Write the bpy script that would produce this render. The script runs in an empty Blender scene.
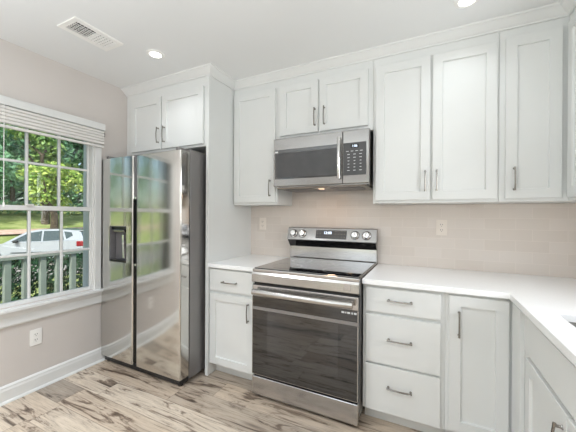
import bpy, bmesh, math, random
from mathutils import Vector, Matrix
random.seed(7)
sc = bpy.context.scene
COL = sc.collection
PI = math.pi

# ------------------------------------------------------------------ camera
CAM = Vector((2.623, -2.468, 1.303))
yaw, pit, rol = [math.radians(v) for v in (25.839, -.082, .331)]
fw = Vector((-math.sin(yaw)*math.cos(pit), math.cos(yaw)*math.cos(pit), math.sin(pit)))
r0 = Vector((math.cos(yaw), math.sin(yaw), 0)); u0 = r0.cross(fw)
rr = r0*math.cos(rol)+u0*math.sin(rol); uu = -r0*math.sin(rol)+u0*math.cos(rol)
cd = bpy.data.cameras.new('camera'); cam = bpy.data.objects.new('camera', cd); COL.objects.link(cam)
M = Matrix((rr, uu, -fw)).transposed().to_4x4(); M.translation = CAM
cam.matrix_world = M
cd.sensor_width = 36; cd.lens = 36*289.657/576; cd.clip_start = .05; cd.clip_end = 200
sc.camera = cam

# ------------------------------------------------------------------ world, sun, large lights, exposure
H = 2.496            # ceiling height
RX, RY = 3.64, -5.2  # right wall, rear wall
w = bpy.data.worlds.new('world'); sc.world = w; w.use_nodes = True
nt = w.node_tree
sky = nt.nodes.new('ShaderNodeTexSky'); sky.sky_type = 'NISHITA'
sky.sun_elevation = math.radians(52); sky.sun_rotation = math.radians(140); sky.sun_disc = False
sky.air_density = 1.0; sky.dust_density = 2.0
nt.links.new(sky.outputs[0], nt.nodes['Background'].inputs[0])
nt.nodes['Background'].inputs[1].default_value = .22

def light(name, kind, loc, rot, energy, color=(1, 1, 1), **k):
    d = bpy.data.lights.new(name, kind); d.energy = energy; d.color = color
    for a, v in k.items(): setattr(d, a, v)
    o = bpy.data.objects.new(name, d); o.location = loc; o.rotation_euler = rot; COL.objects.link(o); return o
light('sun', 'SUN', (-5, -5, 10), (math.radians(38), 0, math.radians(25)), 4.4, (1, .96, .88), angle=math.radians(1.5))
# fill lamps added outside unseen openings: rear door, second left window, sink window
light('rear_fill', 'AREA', (1.1, RY-.25, 1.15), (math.radians(90), 0, 0), 9, (.93, .98, 1), shape='RECTANGLE', size=.95, size_y=1.9)
light('side_fill', 'AREA', (-.35, -3.95, 1.3), (0, math.radians(-90), 0), 10, (.93, .98, 1), shape='RECTANGLE', size=1.7, size_y=.75)
light('sink_side_fill', 'AREA', (RX+.3, -1.35, 1.6), (0, math.radians(90), 0), 17, (.94, .98, 1), shape='RECTANGLE', size=.95, size_y=.85)
# unseen upward fill lamp added behind the camera, bouncing off the ceiling
light('ceiling_bounce_fill', 'AREA', (1.75, -3.45, 1.4), (math.radians(180), 0, 0), 67, (.87, .95, 1), shape='RECTANGLE', size=2.9, size_y=1.8)
LAMPS = [(.795, -.964), (2.808, -.604), (.8, -2.5), (2.6, -2.3), (.8, -4.1), (2.8, -4.1)]
LAMP_W = [1.3, 0.8, 18, 5, 7, 5]
sc.view_settings.view_transform = 'Standard'; sc.view_settings.look = 'None'
sc.view_settings.gamma = 1; sc.view_settings.use_curve_mapping = False
sc.view_settings.exposure = .19
sc.cycles.max_bounces = 12; sc.cycles.diffuse_bounces = 9; sc.cycles.glossy_bounces = 6
sc.cycles.sample_clamp_indirect = 6; sc.cycles.caustics_reflective = False; sc.cycles.caustics_refractive = False

# ------------------------------------------------------------------ materials
def srgb(r, g, b):
    f = lambda c: c/12.92 if c <= .04045 else ((c+.055)/1.055)**2.4
    return (f(r/255), f(g/255), f(b/255), 1)
def pmat(name, col, rough=.5, metal=0, **k):
    m = bpy.data.materials.new(name); m.use_nodes = True
    b = m.node_tree.nodes['Principled BSDF']
    b.inputs['Base Color'].default_value = col if len(col) == 4 else (*col, 1)
    b.inputs['Roughness'].default_value = rough; b.inputs['Metallic'].default_value = metal
    for a, v in k.items(): b.inputs[a.replace('_', ' ')].default_value = v
    return m
def N(m, t, **k):
    n = m.node_tree.nodes.new(t)
    for a, v in k.items(): setattr(n, a, v)
    return n
def L(m, a, b): m.node_tree.links.new(a, b)
def coords(m, scale=(1, 1, 1), obj=True):
    tc = N(m, 'ShaderNodeTexCoord'); mp = N(m, 'ShaderNodeMapping'); mp.inputs['Scale'].default_value = scale
    L(m, tc.outputs['Object'], mp.inputs[0]); return mp.outputs[0]
def math_(m, op, a, b=None, c=None):
    n = N(m, 'ShaderNodeMath', operation=op)
    for i, v in enumerate((a, b, c)):
        if v is None: continue
        if isinstance(v, (int, float)): n.inputs[i].default_value = v
        else: L(m, v, n.inputs[i])
    return n.outputs[0]
def noise(m, vec, scale, detail=4, rough=.5, dist=0):
    n = N(m, 'ShaderNodeTexNoise'); n.inputs['Scale'].default_value = scale; n.inputs['Detail'].default_value = detail
    n.inputs['Roughness'].default_value = rough; n.inputs['Distortion'].default_value = dist; L(m, vec, n.inputs['Vector']); return n.outputs[0]
def ramp(m, fac, stops):
    r = N(m, 'ShaderNodeValToRGB'); e = r.color_ramp.elements
    while len(e) < len(stops): e.new(.5)
    for el, (p, c) in zip(e, stops): el.position = p; el.color = c if len(c) == 4 else (*c, 1)
    L(m, fac, r.inputs[0]); return r.outputs[0]
def mix(m, fac, a, b, mode='MIX'):
    n = N(m, 'ShaderNodeMix', data_type='RGBA', blend_type=mode)
    for i, v in ((0, fac), (6, a), (7, b)):
        if isinstance(v, (int, float)): n.inputs[i].default_value = v
        elif isinstance(v, tuple): n.inputs[i].default_value = v
        else: L(m, v, n.inputs[i])
    return n.outputs[2]
def bsdf(m): return m.node_tree.nodes['Principled BSDF']
def bump(m, h, strength, dist=.001):
    b = N(m, 'ShaderNodeBump'); b.inputs['Strength'].default_value = strength; b.inputs['Distance'].default_value = dist
    L(m, h, b.inputs['Height']); L(m, b.outputs[0], bsdf(m).inputs['Normal'])
def varied(m, c1, c2, scale=3, detail=3):
    L(m, ramp(m, noise(m, coords(m), scale, detail), [(.35, c1), (.65, c2)]), bsdf(m).inputs['Base Color'])

m_wall = pmat('greige_paint', srgb(200, 192, 184), .65); varied(m_wall, srgb(204, 198, 193), srgb(208, 202, 198), 1.5)
bump(m_wall, noise(m_wall, coords(m_wall), 260, 2), .08)
m_ceil = pmat('ceiling_paint', srgb(222, 222, 221), .8); varied(m_ceil, srgb(226, 227, 227), srgb(228, 229, 229), 1.2)
m_cab = pmat('white_cabinet_paint', srgb(231, 230, 228), .33); varied(m_cab, srgb(218, 220, 219), srgb(220, 222, 221), 4)
m_trim = pmat('white_trim_paint', srgb(232, 231, 229), .35); varied(m_trim, srgb(221, 222, 221), srgb(223, 224, 223), 4)
m_plast = pmat('white_plastic', srgb(238, 237, 234), .3); varied(m_plast, srgb(237, 236, 233), srgb(239, 238, 235), 9)
m_ivory = pmat('light_almond_plastic', srgb(226, 217, 208), .3); varied(m_ivory, srgb(224, 215, 206), srgb(228, 219, 210), 9)
m_blind = pmat('blind_vinyl', srgb(222, 220, 217), .45); varied(m_blind, srgb(220, 218, 215), srgb(224, 222, 219), 8)
m_quartz = pmat('white_quartz', srgb(236, 235, 233), .12)
L(m_quartz, ramp(m_quartz, noise(m_quartz, coords(m_quartz), 90, 5, .7), [(.3, srgb(242, 243, 244)), (.5, srgb(245, 246, 247)), (.8, srgb(247, 248, 249))]), bsdf(m_quartz).inputs['Base Color'])
m_black = pmat('black_plastic', (.012, .012, .013), .35); varied(m_black, (.01, .01, .011, 1), (.015, .015, .016, 1), 20)
m_slot = pmat('dark_slot', (.03, .03, .03), .6); varied(m_slot, (.025, .025, .025, 1), (.035, .035, .035, 1), 20)
m_glassblk = pmat('black_glass', (.012, .012, .013), .06, Specular_IOR_Level=.75); varied(m_glassblk, (.011, .011, .012, 1), (.014, .014, .015, 1), 6)
m_top = pmat('ceramic_cooktop', (.014, .014, .015), .07, Specular_IOR_Level=1.0, Coat_Weight=1.0, Coat_IOR=2.0); varied(m_top, (.012, .012, .013, 1), (.018, .018, .019, 1), 30)
m_window_dark = pmat('oven_window_glass', (.014, .014, .014), .04, Specular_IOR_Level=1.0, Coat_Weight=.3, Coat_IOR=1.6); varied(m_window_dark, (.012, .012, .0125, 1), (.016, .016, .0165, 1), 6)
m_border = pmat('oven_border_glass', (.01, .01, .01), .04, Specular_IOR_Level=.9, Coat_Weight=.25, Coat_IOR=1.6); varied(m_border, (.006, .006, .006, 1), (.009, .009, .009, 1), 6)
m_mwglass = pmat('microwave_window_glass', (.035, .035, .036), .09, Specular_IOR_Level=.8, Coat_Weight=.6); varied(m_mwglass, (.03, .03, .031, 1), (.04, .04, .041, 1), 6)
m_panel = pmat('graphite_panel', (.06, .06, .063), .3); varied(m_panel, (.055, .055, .058, 1), (.066, .066, .068, 1), 12)
m_grey = pmat('dispenser_grey', (.2, .195, .205), .4, metal=.3); varied(m_grey, (.19, .185, .195, 1), (.21, .205, .215, 1), 12)
m_lite = pmat('pale_marking', (.75, .76, .78), .5); varied(m_lite, (.72, .73, .75, 1), (.78, .79, .8, 1), 40)
def steel(name, col, rough, aniso, rot=0.0):
    m = pmat(name, col, rough, 1.0, Anisotropic=aniso, Anisotropic_Rotation=rot)
    t = N(m, 'ShaderNodeTangent', direction_type='RADIAL', axis='Z'); L(m, t.outputs[0], bsdf(m).inputs['Tangent'])
    v = coords(m, (6, 6, 500)); n = noise(m, v, 1, 2)
    a = tuple(c*.97 for c in col[:3])+(1,); b = tuple(min(1, c*1.03) for c in col[:3])+(1,)
    L(m, ramp(m, n, [(.3, a), (.7, b)]), bsdf(m).inputs['Base Color'])
    return m
m_fridge = steel('brushed_stainless_door', (.66, .65, .625), .12, .6)
m_steel = steel('brushed_stainless', (.50, .485, .47), .2, .6)
m_mwsteel = steel('microwave_stainless', (.31, .30, .29), .2, .6)
m_side = steel('grey_case_steel', (.27, .26, .258), .4, .2)
bsdf(m_side).inputs['Metallic'].default_value = .6
m_basin = steel('satin_basin_steel', (.34, .33, .32), .42, .1)
m_nickel = pmat('brushed_nickel', (.29, .27, .25), .27, 1.0); varied(m_nickel, (.27, .255, .235, 1), (.31, .29, .27, 1), 60)
m_chrome = pmat('polished_steel', (.8, .79, .78), .12, 1.0); varied(m_chrome, (.78, .77, .76, 1), (.82, .81, .8, 1), 30)

def emis(name, col, s):
    m = pmat(name, col, .5); b = bsdf(m); b.inputs['Emission Color'].default_value = (*col[:3], 1); b.inputs['Emission Strength'].default_value = s
    n = noise(m, coords(m), 5, 1); L(m, ramp(m, n, [(0, (*[c*.98 for c in col[:3]], 1)), (1, (*col[:3], 1))]), b.inputs['Base Color']); return m
m_lamp = emis('lamp_diffuser', (1, .97, .92), 6)
m_digit = emis('display_digit', (.75, .85, 1), 1.6)
m_task = emis('cooktop_lamp_lens', (1, .72, .5), 1.1)

# floor planks
m_floor = pmat('wood_look_planks', srgb(170, 150, 132), .32)
def build_floor(m):
    PW, PL = .178, 1.22
    tc = N(m, 'ShaderNodeTexCoord'); sx = N(m, 'ShaderNodeSeparateXYZ'); L(m, tc.outputs['Object'], sx.inputs[0])
    X, Y = sx.outputs[0], sx.outputs[1]
    yr = math_(m, 'DIVIDE', math_(m, 'ADD', Y, 20.05), PW); row = math_(m, 'FLOOR', yr); fy = math_(m, 'FRACT', yr)
    wn = N(m, 'ShaderNodeTexWhiteNoise', noise_dimensions='1D'); L(m, row, wn.inputs['W'])
    xr = math_(m, 'ADD', math_(m, 'DIVIDE', X, PL), math_(m, 'MULTIPLY', wn.outputs[0], 7.3)); px = math_(m, 'FLOOR', xr); fx = math_(m, 'FRACT', xr)
    cb = N(m, 'ShaderNodeCombineXYZ'); L(m, px, cb.inputs[0]); L(m, row, cb.inputs[1])
    w2 = N(m, 'ShaderNodeTexWhiteNoise', noise_dimensions='3D'); L(m, cb.outputs[0], w2.inputs['Vector'])
    rnd = w2.outputs['Value']
    # per plank shifted coordinates
    c2 = N(m, 'ShaderNodeCombineXYZ')
    L(m, math_(m, 'ADD', math_(m, 'MULTIPLY', X, 1.0), math_(m, 'MULTIPLY', rnd, 37.0)), c2.inputs[0])
    L(m, math_(m, 'ADD', math_(m, 'MULTIPLY', Y, 6.5), math_(m, 'MULTIPLY', row, 3.1)), c2.inputs[1]); v = c2.outputs[0]
    big = noise(m, v, 2.2, 6, .64, 1.3)
    c3 = N(m, 'ShaderNodeCombineXYZ')
    L(m, math_(m, 'ADD', math_(m, 'MULTIPLY', X, 1.6), math_(m, 'MULTIPLY', rnd, 91.0)), c3.inputs[0]); L(m, math_(m, 'MULTIPLY', Y, 42), c3.inputs[1])
    fine = noise(m, c3.outputs[0], 3.0, 6, .7, .4)
    base = ramp(m, big, [(.31, srgb(92, 82, 75)), (.39, srgb(150, 136, 124)), (.46, srgb(212, 202, 189)), (.62, srgb(228, 218, 204)), (.8, srgb(206, 194, 180))])
    tone = ramp(m, rnd, [(0, srgb(196, 193, 191)), (.3, srgb(236, 228, 220)), (.7, srgb(255, 252, 248)), (1, srgb(214, 203, 192))])
    c = mix(m, 1.0, base, tone, 'MULTIPLY')
    c = mix(m, .7, c, ramp(m, fine, [(.3, srgb(140, 130, 122)), (.46, srgb(232, 227, 222)), (.72, srgb(255, 255, 255))]), 'MULTIPLY')
    # thin dark cracks along the grain, only in the darker figured areas
    c4 = N(m, 'ShaderNodeCombineXYZ'); L(m, math_(m, 'ADD', math_(m, 'MULTIPLY', X, 2.2), math_(m, 'MULTIPLY', rnd, 53.0)), c4.inputs[0]); L(m, math_(m, 'MULTIPLY', Y, 20), c4.inputs[1])
    crk = math_(m, 'ABSOLUTE', math_(m, 'SUBTRACT', noise(m, c4.outputs[0], 1.6, 4, .6, 1.6), .5))
    cm = math_(m, 'MULTIPLY', ramp(m, crk, [(.0, (1, 1, 1)), (.022, (0, 0, 0))]), ramp(m, big, [(.36, (1, 1, 1)), (.47, (0, 0, 0))]))
    c = mix(m, math_(m, 'MULTIPLY', cm, .35), c, srgb(70, 60, 54))
    # knots
    vo = N(m, 'ShaderNodeTexVoronoi'); vo.inputs['Scale'].default_value = 1.3; L(m, v, vo.inputs['Vector'])
    c = mix(m, math_(m, 'MULTIPLY', ramp(m, vo.outputs['Distance'], [(.02, (1, 1, 1)), (.16, (0, 0, 0))]), .75), c, srgb(84, 72, 66))
    # seams
    sy = math_(m, 'LESS_THAN', math_(m, 'MINIMUM', fy, math_(m, 'SUBTRACT', 1, fy)), .012)
    sxx = math_(m, 'LESS_THAN', math_(m, 'MINIMUM', fx, math_(m, 'SUBTRACT', 1, fx)), .0016)
    seam = math_(m, 'MAXIMUM', sy, sxx)
    c = mix(m, math_(m, 'MULTIPLY', seam, .45), c, srgb(80, 68, 60))
    L(m, c, bsdf(m).inputs['Base Color'])
    bump(m, math_(m, 'SUBTRACT', fine, math_(m, 'MULTIPLY', seam, .8)), .15, .001)
build_floor(m_floor)

# backsplash tile
m_tile = pmat('subway_tile', srgb(210, 196, 184), .16)
def build_tile(m):
    tc = N(m, 'ShaderNodeTexCoord'); sx = N(m, 'ShaderNodeSeparateXYZ'); L(m, tc.outputs['Object'], sx.inputs[0])
    u = math_(m, 'ADD', sx.outputs[0], sx.outputs[1])
    cb = N(m, 'ShaderNodeCombineXYZ'); L(m, u, cb.inputs[0]); L(m, math_(m, 'ADD', sx.outputs[2], -.914), cb.inputs[1])
    br = N(m, 'ShaderNodeTexBrick'); L(m, cb.outputs[0], br.inputs['Vector'])
    br.inputs['Scale'].default_value = 1; br.inputs['Brick Width'].default_value = .18; br.inputs['Row Height'].default_value = .0755
    br.inputs['Mortar Size'].default_value = .0012; br.inputs['Mortar Smooth'].default_value = .3
    br.inputs['Color1'].default_value = srgb(218, 210, 203); br.inputs['Color2'].default_value = srgb(213, 204, 196); br.inputs['Mortar'].default_value = srgb(226, 217, 209)
    L(m, br.outputs['Color'], bsdf(m).inputs['Base Color'])
    h = math_(m, 'SUBTRACT', 1, br.outputs['Fac']); bump(m, h, .35, .0015)
build_tile(m_tile)

# exterior
m_leaf = []
for i, (a, b) in enumerate([((84, 128, 62), (172, 196, 112)), ((70, 122, 88), (146, 190, 142)), ((110, 150, 56), (208, 220, 116)), ((30, 62, 36), (66, 110, 66))]):
    m = pmat('leaf_green_%s' % ['mid', 'cool', 'bright', 'dark'][i], srgb(*a), .6)
    L(m, ramp(m, noise(m, coords(m), 3.5, 3), [(.35, srgb(*a)), (.65, srgb(*b))]), bsdf(m).inputs['Base Color'])
    bsdf(m).inputs['Transmission Weight'].default_value = 0; m_leaf.append(m)
m_hedge = pmat('dark_hedge_leaf', srgb(30, 60, 36), .6); varied(m_hedge, srgb(18, 40, 24), srgb(52, 92, 54), 5)
m_bark = pmat('bark', srgb(92, 76, 62), .9); varied(m_bark, srgb(78, 64, 52), srgb(110, 94, 78), 12)
m_grass = pmat('grass', srgb(110, 130, 60), .9)
L(m_grass, ramp(m_grass, noise(m_grass, coords(m_grass), .9, 6, .7), [(.3, srgb(96, 112, 52)), (.5, srgb(140, 150, 84)), (.7, srgb(178, 180, 120))]), bsdf(m_grass).inputs['Base Color'])
m_road = pmat('asphalt', srgb(160, 150, 146), .85); varied(m_road, srgb(150, 142, 138), srgb(172, 162, 156), 6)
m_kerb = pmat('pink_gravel_path', srgb(206, 172, 156), .9); varied(m_kerb, srgb(196, 160, 144), srgb(214, 184, 168), 5)
m_mulch = pmat('mulch', srgb(130, 104, 84), .95); varied(m_mulch, srgb(90, 68, 54), srgb(190, 160, 132), 14)
m_rail = pmat('pale_sage_painted_wood', srgb(182, 188, 174), .6); varied(m_rail, srgb(160, 167, 156), srgb(170, 177, 166), 5)
m_car = pmat('car_white_paint', srgb(226, 229, 236), .2, Coat_Weight=1.0); varied(m_car, srgb(176, 177, 184), srgb(180, 181, 188), 2)
m_carglass = pmat('car_tinted_glass', (.03, .05, .045), .05, Specular_IOR_Level=1.0, Coat_Weight=.6); varied(m_carglass, (.025, .045, .04, 1), (.035, .055, .05, 1), 4)
m_red = pmat('tail_lamp_red', (.3, .015, .02), .15); varied(m_red, (.26, .01, .02, 1), (.34, .02, .03, 1), 10)
m_tyre = pmat('tyre_rubber', (.03, .03, .03), .8); varied(m_tyre, (.025, .025, .025, 1), (.035, .035, .035, 1), 20)
m_siding = pmat('white_siding', srgb(225, 225, 222), .7); varied(m_siding, srgb(222, 222, 219), srgb(228, 228, 225), 3)
m_deck = pmat('porch_boards', srgb(150, 150, 145), .8); varied(m_deck, srgb(140, 140, 135), srgb(160, 160, 155), 6)
# window glass: thin clear pane
m_pane = bpy.data.materials.new('window_glass'); m_pane.use_nodes = True
_t = m_pane.node_tree; _t.nodes.remove(_t.nodes['Principled BSDF'])
_tr = _t.nodes.new('ShaderNodeBsdfTransparent'); _gl = _t.nodes.new('ShaderNodeBsdfGlossy'); _gl.inputs['Roughness'].default_value = .02
_fr = _t.nodes.new('ShaderNodeFresnel'); _fr.inputs[0].default_value = 1.45; _mx = _t.nodes.new('ShaderNodeMixShader')
_tr.inputs[0].default_value = (.92, .97, .95, 1)
_t.links.new(_fr.outputs[0], _mx.inputs[0]); _t.links.new(_tr.outputs[0], _mx.inputs[1]); _t.links.new(_gl.outputs[0], _mx.inputs[2])
_t.links.new(_mx.outputs[0], _t.nodes['Material Output'].inputs[0])

# ------------------------------------------------------------------ mesh helpers (geometry given in world coordinates)
class MB:
    def __init__(s, T=None): s.bm = bmesh.new(); s.T = T or (lambda p: Vector(p))
    def box(s, x0, x1, y0, y1, z0, z1, bev=0, seg=1):
        x0, x1 = sorted((x0, x1)); y0, y1 = sorted((y0, y1)); z0, z1 = sorted((z0, z1))
        vs = [s.bm.verts.new((x, y, z)) for x in (x0, x1) for y in (y0, y1) for z in (z0, z1)]
        fs = [s.bm.faces.new([vs[i] for i in f]) for f in ((0, 1, 3, 2), (4, 6, 7, 5), (0, 4, 5, 1), (2, 3, 7, 6), (0, 2, 6, 4), (1, 5, 7, 3))]
        if bev:
            bev = min(bev, (x1-x0)*.45, (y1-y0)*.45, (z1-z0)*.45)
            es = list({e for f in fs for e in f.edges})
            bmesh.ops.bevel(s.bm, geom=es, offset=bev, segments=seg, affect='EDGES', profile=.5)
        return s
    def prism(s, prof, a0, a1, axis='x', bev=0):
        # prof: list of 2D points in the other two axes; extruded a0..a1
        def P(a, q):
            return {'x': (a, q[0], q[1]), 'y': (q[0], a, q[1]), 'z': (q[0], q[1], a)}[axis]
        v0 = [s.bm.verts.new(P(a0, q)) for q in prof]; v1 = [s.bm.verts.new(P(a1, q)) for q in prof]
        n = len(prof); fs = [s.bm.faces.new(v0), s.bm.faces.new(v1[::-1])]
        for i in range(n): fs.append(s.bm.faces.new((v0[i], v1[i], v1[(i+1) % n], v0[(i+1) % n])))
        if bev:
            es = list({e for f in fs for e in f.edges}); bmesh.ops.bevel(s.bm, geom=es, offset=bev, segments=2, affect='EDGES', profile=.5)
        return s
    def tube(s, pts, r, n=10, flat=1.0):
        pts = [Vector(p) for p in pts]; rings = []; rs = r if isinstance(r, (list, tuple)) else [r]*len(pts)
        up = None
        for i, p in enumerate(pts):
            d = (pts[min(i+1, len(pts)-1)]-pts[max(i-1, 0)]).normalized()
            if up is None: up = Vector((0, 0, 1)) if abs(d.z) < .9 else Vector((1, 0, 0))
            a = d.cross(up).normalized(); b = a.cross(d).normalized(); up = b
            rings.append([s.bm.verts.new(p+(a*math.cos(2*PI*k/n)+b*math.sin(2*PI*k/n)*flat)*rs[i]) for k in range(n)])
        for A, B in zip(rings, rings[1:]):
            for k in range(n): s.bm.faces.new((A[k], A[(k+1) % n], B[(k+1) % n], B[k]))
        s.bm.faces.new(rings[0][::-1]); s.bm.faces.new(rings[-1]); return s
    def lathe(s, prof, c, axis=(0, 0, 1), n=24):
        ax = Vector(axis).normalized(); a = ax.orthogonal().normalized(); b = ax.cross(a); c = Vector(c); rings = []
        for r, h in prof:
            if r < 1e-6: rings.append([s.bm.verts.new(c+ax*h)])
            else: rings.append([s.bm.verts.new(c+ax*h+(a*math.cos(2*PI*k/n)+b*math.sin(2*PI*k/n))*r) for k in range(n)])
        for A, B in zip(rings, rings[1:]):
            for k in range(n):
                if len(A) == 1 and len(B) == 1: continue
                if len(A) == 1: s.bm.faces.new((A[0], B[(k+1) % n], B[k]))
                elif len(B) == 1: s.bm.faces.new((A[k], A[(k+1) % n], B[0]))
                else: s.bm.faces.new((A[k], A[(k+1) % n], B[(k+1) % n], B[k]))
        return s
    def shaker(s, u0, u1, z0, z1, d0, d1, rail=.057, rec=.012):
        # slab with a recessed centre panel; local axes x=u, y=-d
        def R(a, b, c, e, d): return [s.bm.verts.new(p) for p in ((a, -d, c), (b, -d, c), (b, -d, e), (a, -d, e))]
        bk = R(u0, u1, z0, z1, d0); e = .0015
        o1 = R(u0, u1, z0, z1, d1-e); o = R(u0+e, u1-e, z0+e, z1-e, d1)
        i1 = R(u0+rail, u1-rail, z0+rail, z1-rail, d1); i2 = R(u0+rail+.003, u1-rail-.003, z0+rail+.003, z1-rail-.003, d1-rec)
        for A, B in ((bk, o1), (o1, o), (o, i1), (i1, i2)):
            for k in range(4): s.bm.faces.new((A[k], A[(k+1) % 4], B[(k+1) % 4], B[k]))
        s.bm.faces.new(i2); s.bm.faces.new(bk[::-1]); return s
    def build(s, name, mat, parent=None, smooth=False):
        for v in s.bm.verts: v.co = s.T(v.co)
        bmesh.ops.recalc_face_normals(s.bm, faces=s.bm.faces)
        base = Vector(parent['_base']) if parent is not None else Vector((0, 0, 0))
        if base.length: bmesh.ops.translate(s.bm, verts=s.bm.verts, vec=-base)
        me = bpy.data.meshes.new(name); s.bm.to_mesh(me); s.bm.free(); me.materials.append(mat)
        o = bpy.data.objects.new(name, me); COL.objects.link(o)
        o['_base'] = tuple(base)
        if parent is not None: o.parent = parent
        if smooth:
            me.polygons.foreach_set('use_smooth', [True]*len(me.polygons))
            try: me.set_sharp_from_angle(angle=math.radians(35))
            except Exception: pass
        return o
def root(name, loc, label, cat, group=None):
    o = bpy.data.objects.new(name, None); o.empty_display_size = .1; COL.objects.link(o); o.location = loc
    o['_base'] = tuple(loc); o['label'] = label; o['category'] = cat
    if group: o['group'] = group
    return o
def tag(o, label, cat, group=None):
    o['label'] = label; o['category'] = cat
    if group: o['group'] = group
    return o
def struct(o): o['kind'] = 'structure'; return o
def text(s, size, mat, parent, M4, name, depth=.0006):
    c = bpy.data.curves.new('t', 'FONT'); c.body = s; c.size = size; c.extrude = depth; c.align_x = 'CENTER'; c.align_y = 'CENTER'
    t = bpy.data.objects.new('t', c); COL.objects.link(t); dg = bpy.context.evaluated_depsgraph_get()
    me = bpy.data.meshes.new_from_object(t.evaluated_get(dg)); bpy.data.objects.remove(t)
    me.transform(Matrix.Translation(-Vector(parent['_base'])) @ M4); me.materials.clear(); me.materials.append(mat)
    o = bpy.data.objects.new(name, me); o['_base'] = parent['_base']; COL.objects.link(o); o.parent = parent; return o
FACE_Y = lambda x, y, z: Matrix.Translation((x, y, z)) @ Matrix.Rotation(PI/2, 4, 'X')
T_RIGHT = lambda p: Vector((RX+p[1], -p[0], p[2]))      # cabinets of the right run: u = -world y, depth from right wall

# ------------------------------------------------------------------ room shell
struct(MB().box(-.14, RX+.12, RY-.12, .12, -.1, 0).build('floor', m_floor))
struct(MB().box(-.14, RX+.12, RY-.12, .12, H, H+.12).build('ceiling', m_ceil))
struct(MB().box(-.14, RX+.12, 0, .12, 0, H).build('wall_back', m_wall))
struct(MB().box(RX, RX+.12, RY, -1.8, 0, H).box(RX, RX+.12, -.9, 0, 0, H).box(RX, RX+.12, -1.8, -.9, 0, 1.1).box(RX, RX+.12, -1.8, -.9, 2.1, H).build('wall_right', m_wall))
struct(MB().box(RX+.03, RX+.09, -1.8, -1.75, 1.1, 2.1).box(RX+.03, RX+.09, -.95, -.9, 1.1, 2.1).box(RX+.03, RX+.09, -1.75, -.95, 1.1, 1.15).box(RX+.03, RX+.09, -1.75, -.95, 2.05, 2.1).box(RX+.04, RX+.08, -1.75, -.95, 1.585, 1.615).build('added_sink_window', m_trim))  # unseen window over the sink, added to let in fill light
WY0, WY1, WZ0, WZ1 = -1.822, -.936, .655, 2.06     # left window opening
mb = MB().box(-.14, 0, RY, -4.4, 0, H).box(-.14, 0, -4.4, -3.5, 0, .4).box(-.14, 0, -4.4, -3.5, 2.2, H).box(-.14, 0, -3.5, WY0, 0, H).box(-.14, 0, WY1, 0, 0, H).box(-.14, 0, WY0, WY1, 0, WZ0).box(-.14, 0, WY0, WY1, WZ1, H)
struct(mb.build('wall_left', m_wall))
mb = MB().box(0, .6, RY-.12, RY, 0, H).box(1.6, RX, RY-.12, RY, 0, H).box(.6, 1.6, RY-.12, RY, 2.1, H)
struct(mb.build('wall_rear', m_wall))
struct(MB().box(.6, .66, RY-.1, RY-.04, 0, 2.1).box(1.54, 1.6, RY-.1, RY-.04, 0, 2.1).box(.66, 1.54, RY-.1, RY-.04, 2.04, 2.1).box(.66, 1.54, RY-.1, RY-.04, .0, .12).box(.66, 1.54, RY-.1, RY-.04, 1.0, 1.06).build('added_rear_door', m_trim))  # unseen glazed door, added in the rear wall for more light
struct(MB().box(-.1, -.04, -4.4, -4.34, .4, 2.2).box(-.1, -.04, -3.56, -3.5, .4, 2.2).box(-.1, -.04, -4.34, -3.56, .4, .46).box(-.1, -.04, -4.34, -3.56, 2.14, 2.2).box(-.1, -.04, -4.34, -3.56, 1.28, 1.33).build('added_left_window', m_trim))  # second left window, out of view, added for its light
# baseboard
bprof = [(0, 0), (.016, 0), (.016, .085), (.012, .1), (.012, .108), (.005, .118), (0, .12)]
struct(MB().prism(bprof, -.63, RY, 'y').build('baseboard_left', m_trim))
struct(MB().prism([(0, 0), (.012, 0), (.010, .008), (.006, .014), (0, .017)], -.63, RY, 'y').build('trim_3', m_trim)).location.x = .016
# crown moulding
def sweep(path, prof, name):
    mb = MB(); pts = [Vector(p) for p in path]; n = len(pts); rings = []
    for i, p in enumerate(pts):
        dirs = []
        if i > 0: dirs.append((pts[i]-pts[i-1]).normalized())
        if i < n-1: dirs.append((pts[i+1]-pts[i]).normalized())
        nr = [Vector((d.y, -d.x)) for d in dirs]
        m_ = sum(nr, Vector((0, 0)))
        if len(nr) == 2: m_ = m_/(1+nr[0].dot(nr[1]))
        rings.append([mb.bm.verts.new((p.x+m_.x*o, p.y+m_.y*o, z)) for o, z in prof])
    k = len(prof)
    for A, B in zip(rings, rings[1:]):
        for j in range(k): mb.bm.faces.new((A[j], A[(j+1) % k], B[(j+1) % k], B[j]))
    mb.bm.faces.new(rings[0]); mb.bm.faces.new(rings[-1][::-1])
    return struct(mb.build(name, m_trim))
cp = [(0, 2.437), (.008, 2.437), (.010, 2.447), (.018, 2.452), (.030, 2.462), (.044, 2.474), (.052, 2.481), (.062, 2.484), (.064, H-.0005), (0, H-.0005)]
sweep([(.001, -.632), (1.023, -.632), (1.023, -.307), (3.333, -.307), (3.333, -.78)], cp, 'trim_1')
# backsplash
struct(MB().box(1.0225, RX-.001, -.011, -.001, .914, 1.392).build('wall_backsplash', m_tile))
struct(MB().box(RX-.011, RX-.001, -.89, -.012, .914, 1.392).build('wall_backsplash_right', m_tile))
struct(MB().box(1.476, 2.26, -.011, -.001, 1.3925, 1.53).build('wall_backsplash_range', m_tile))

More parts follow.
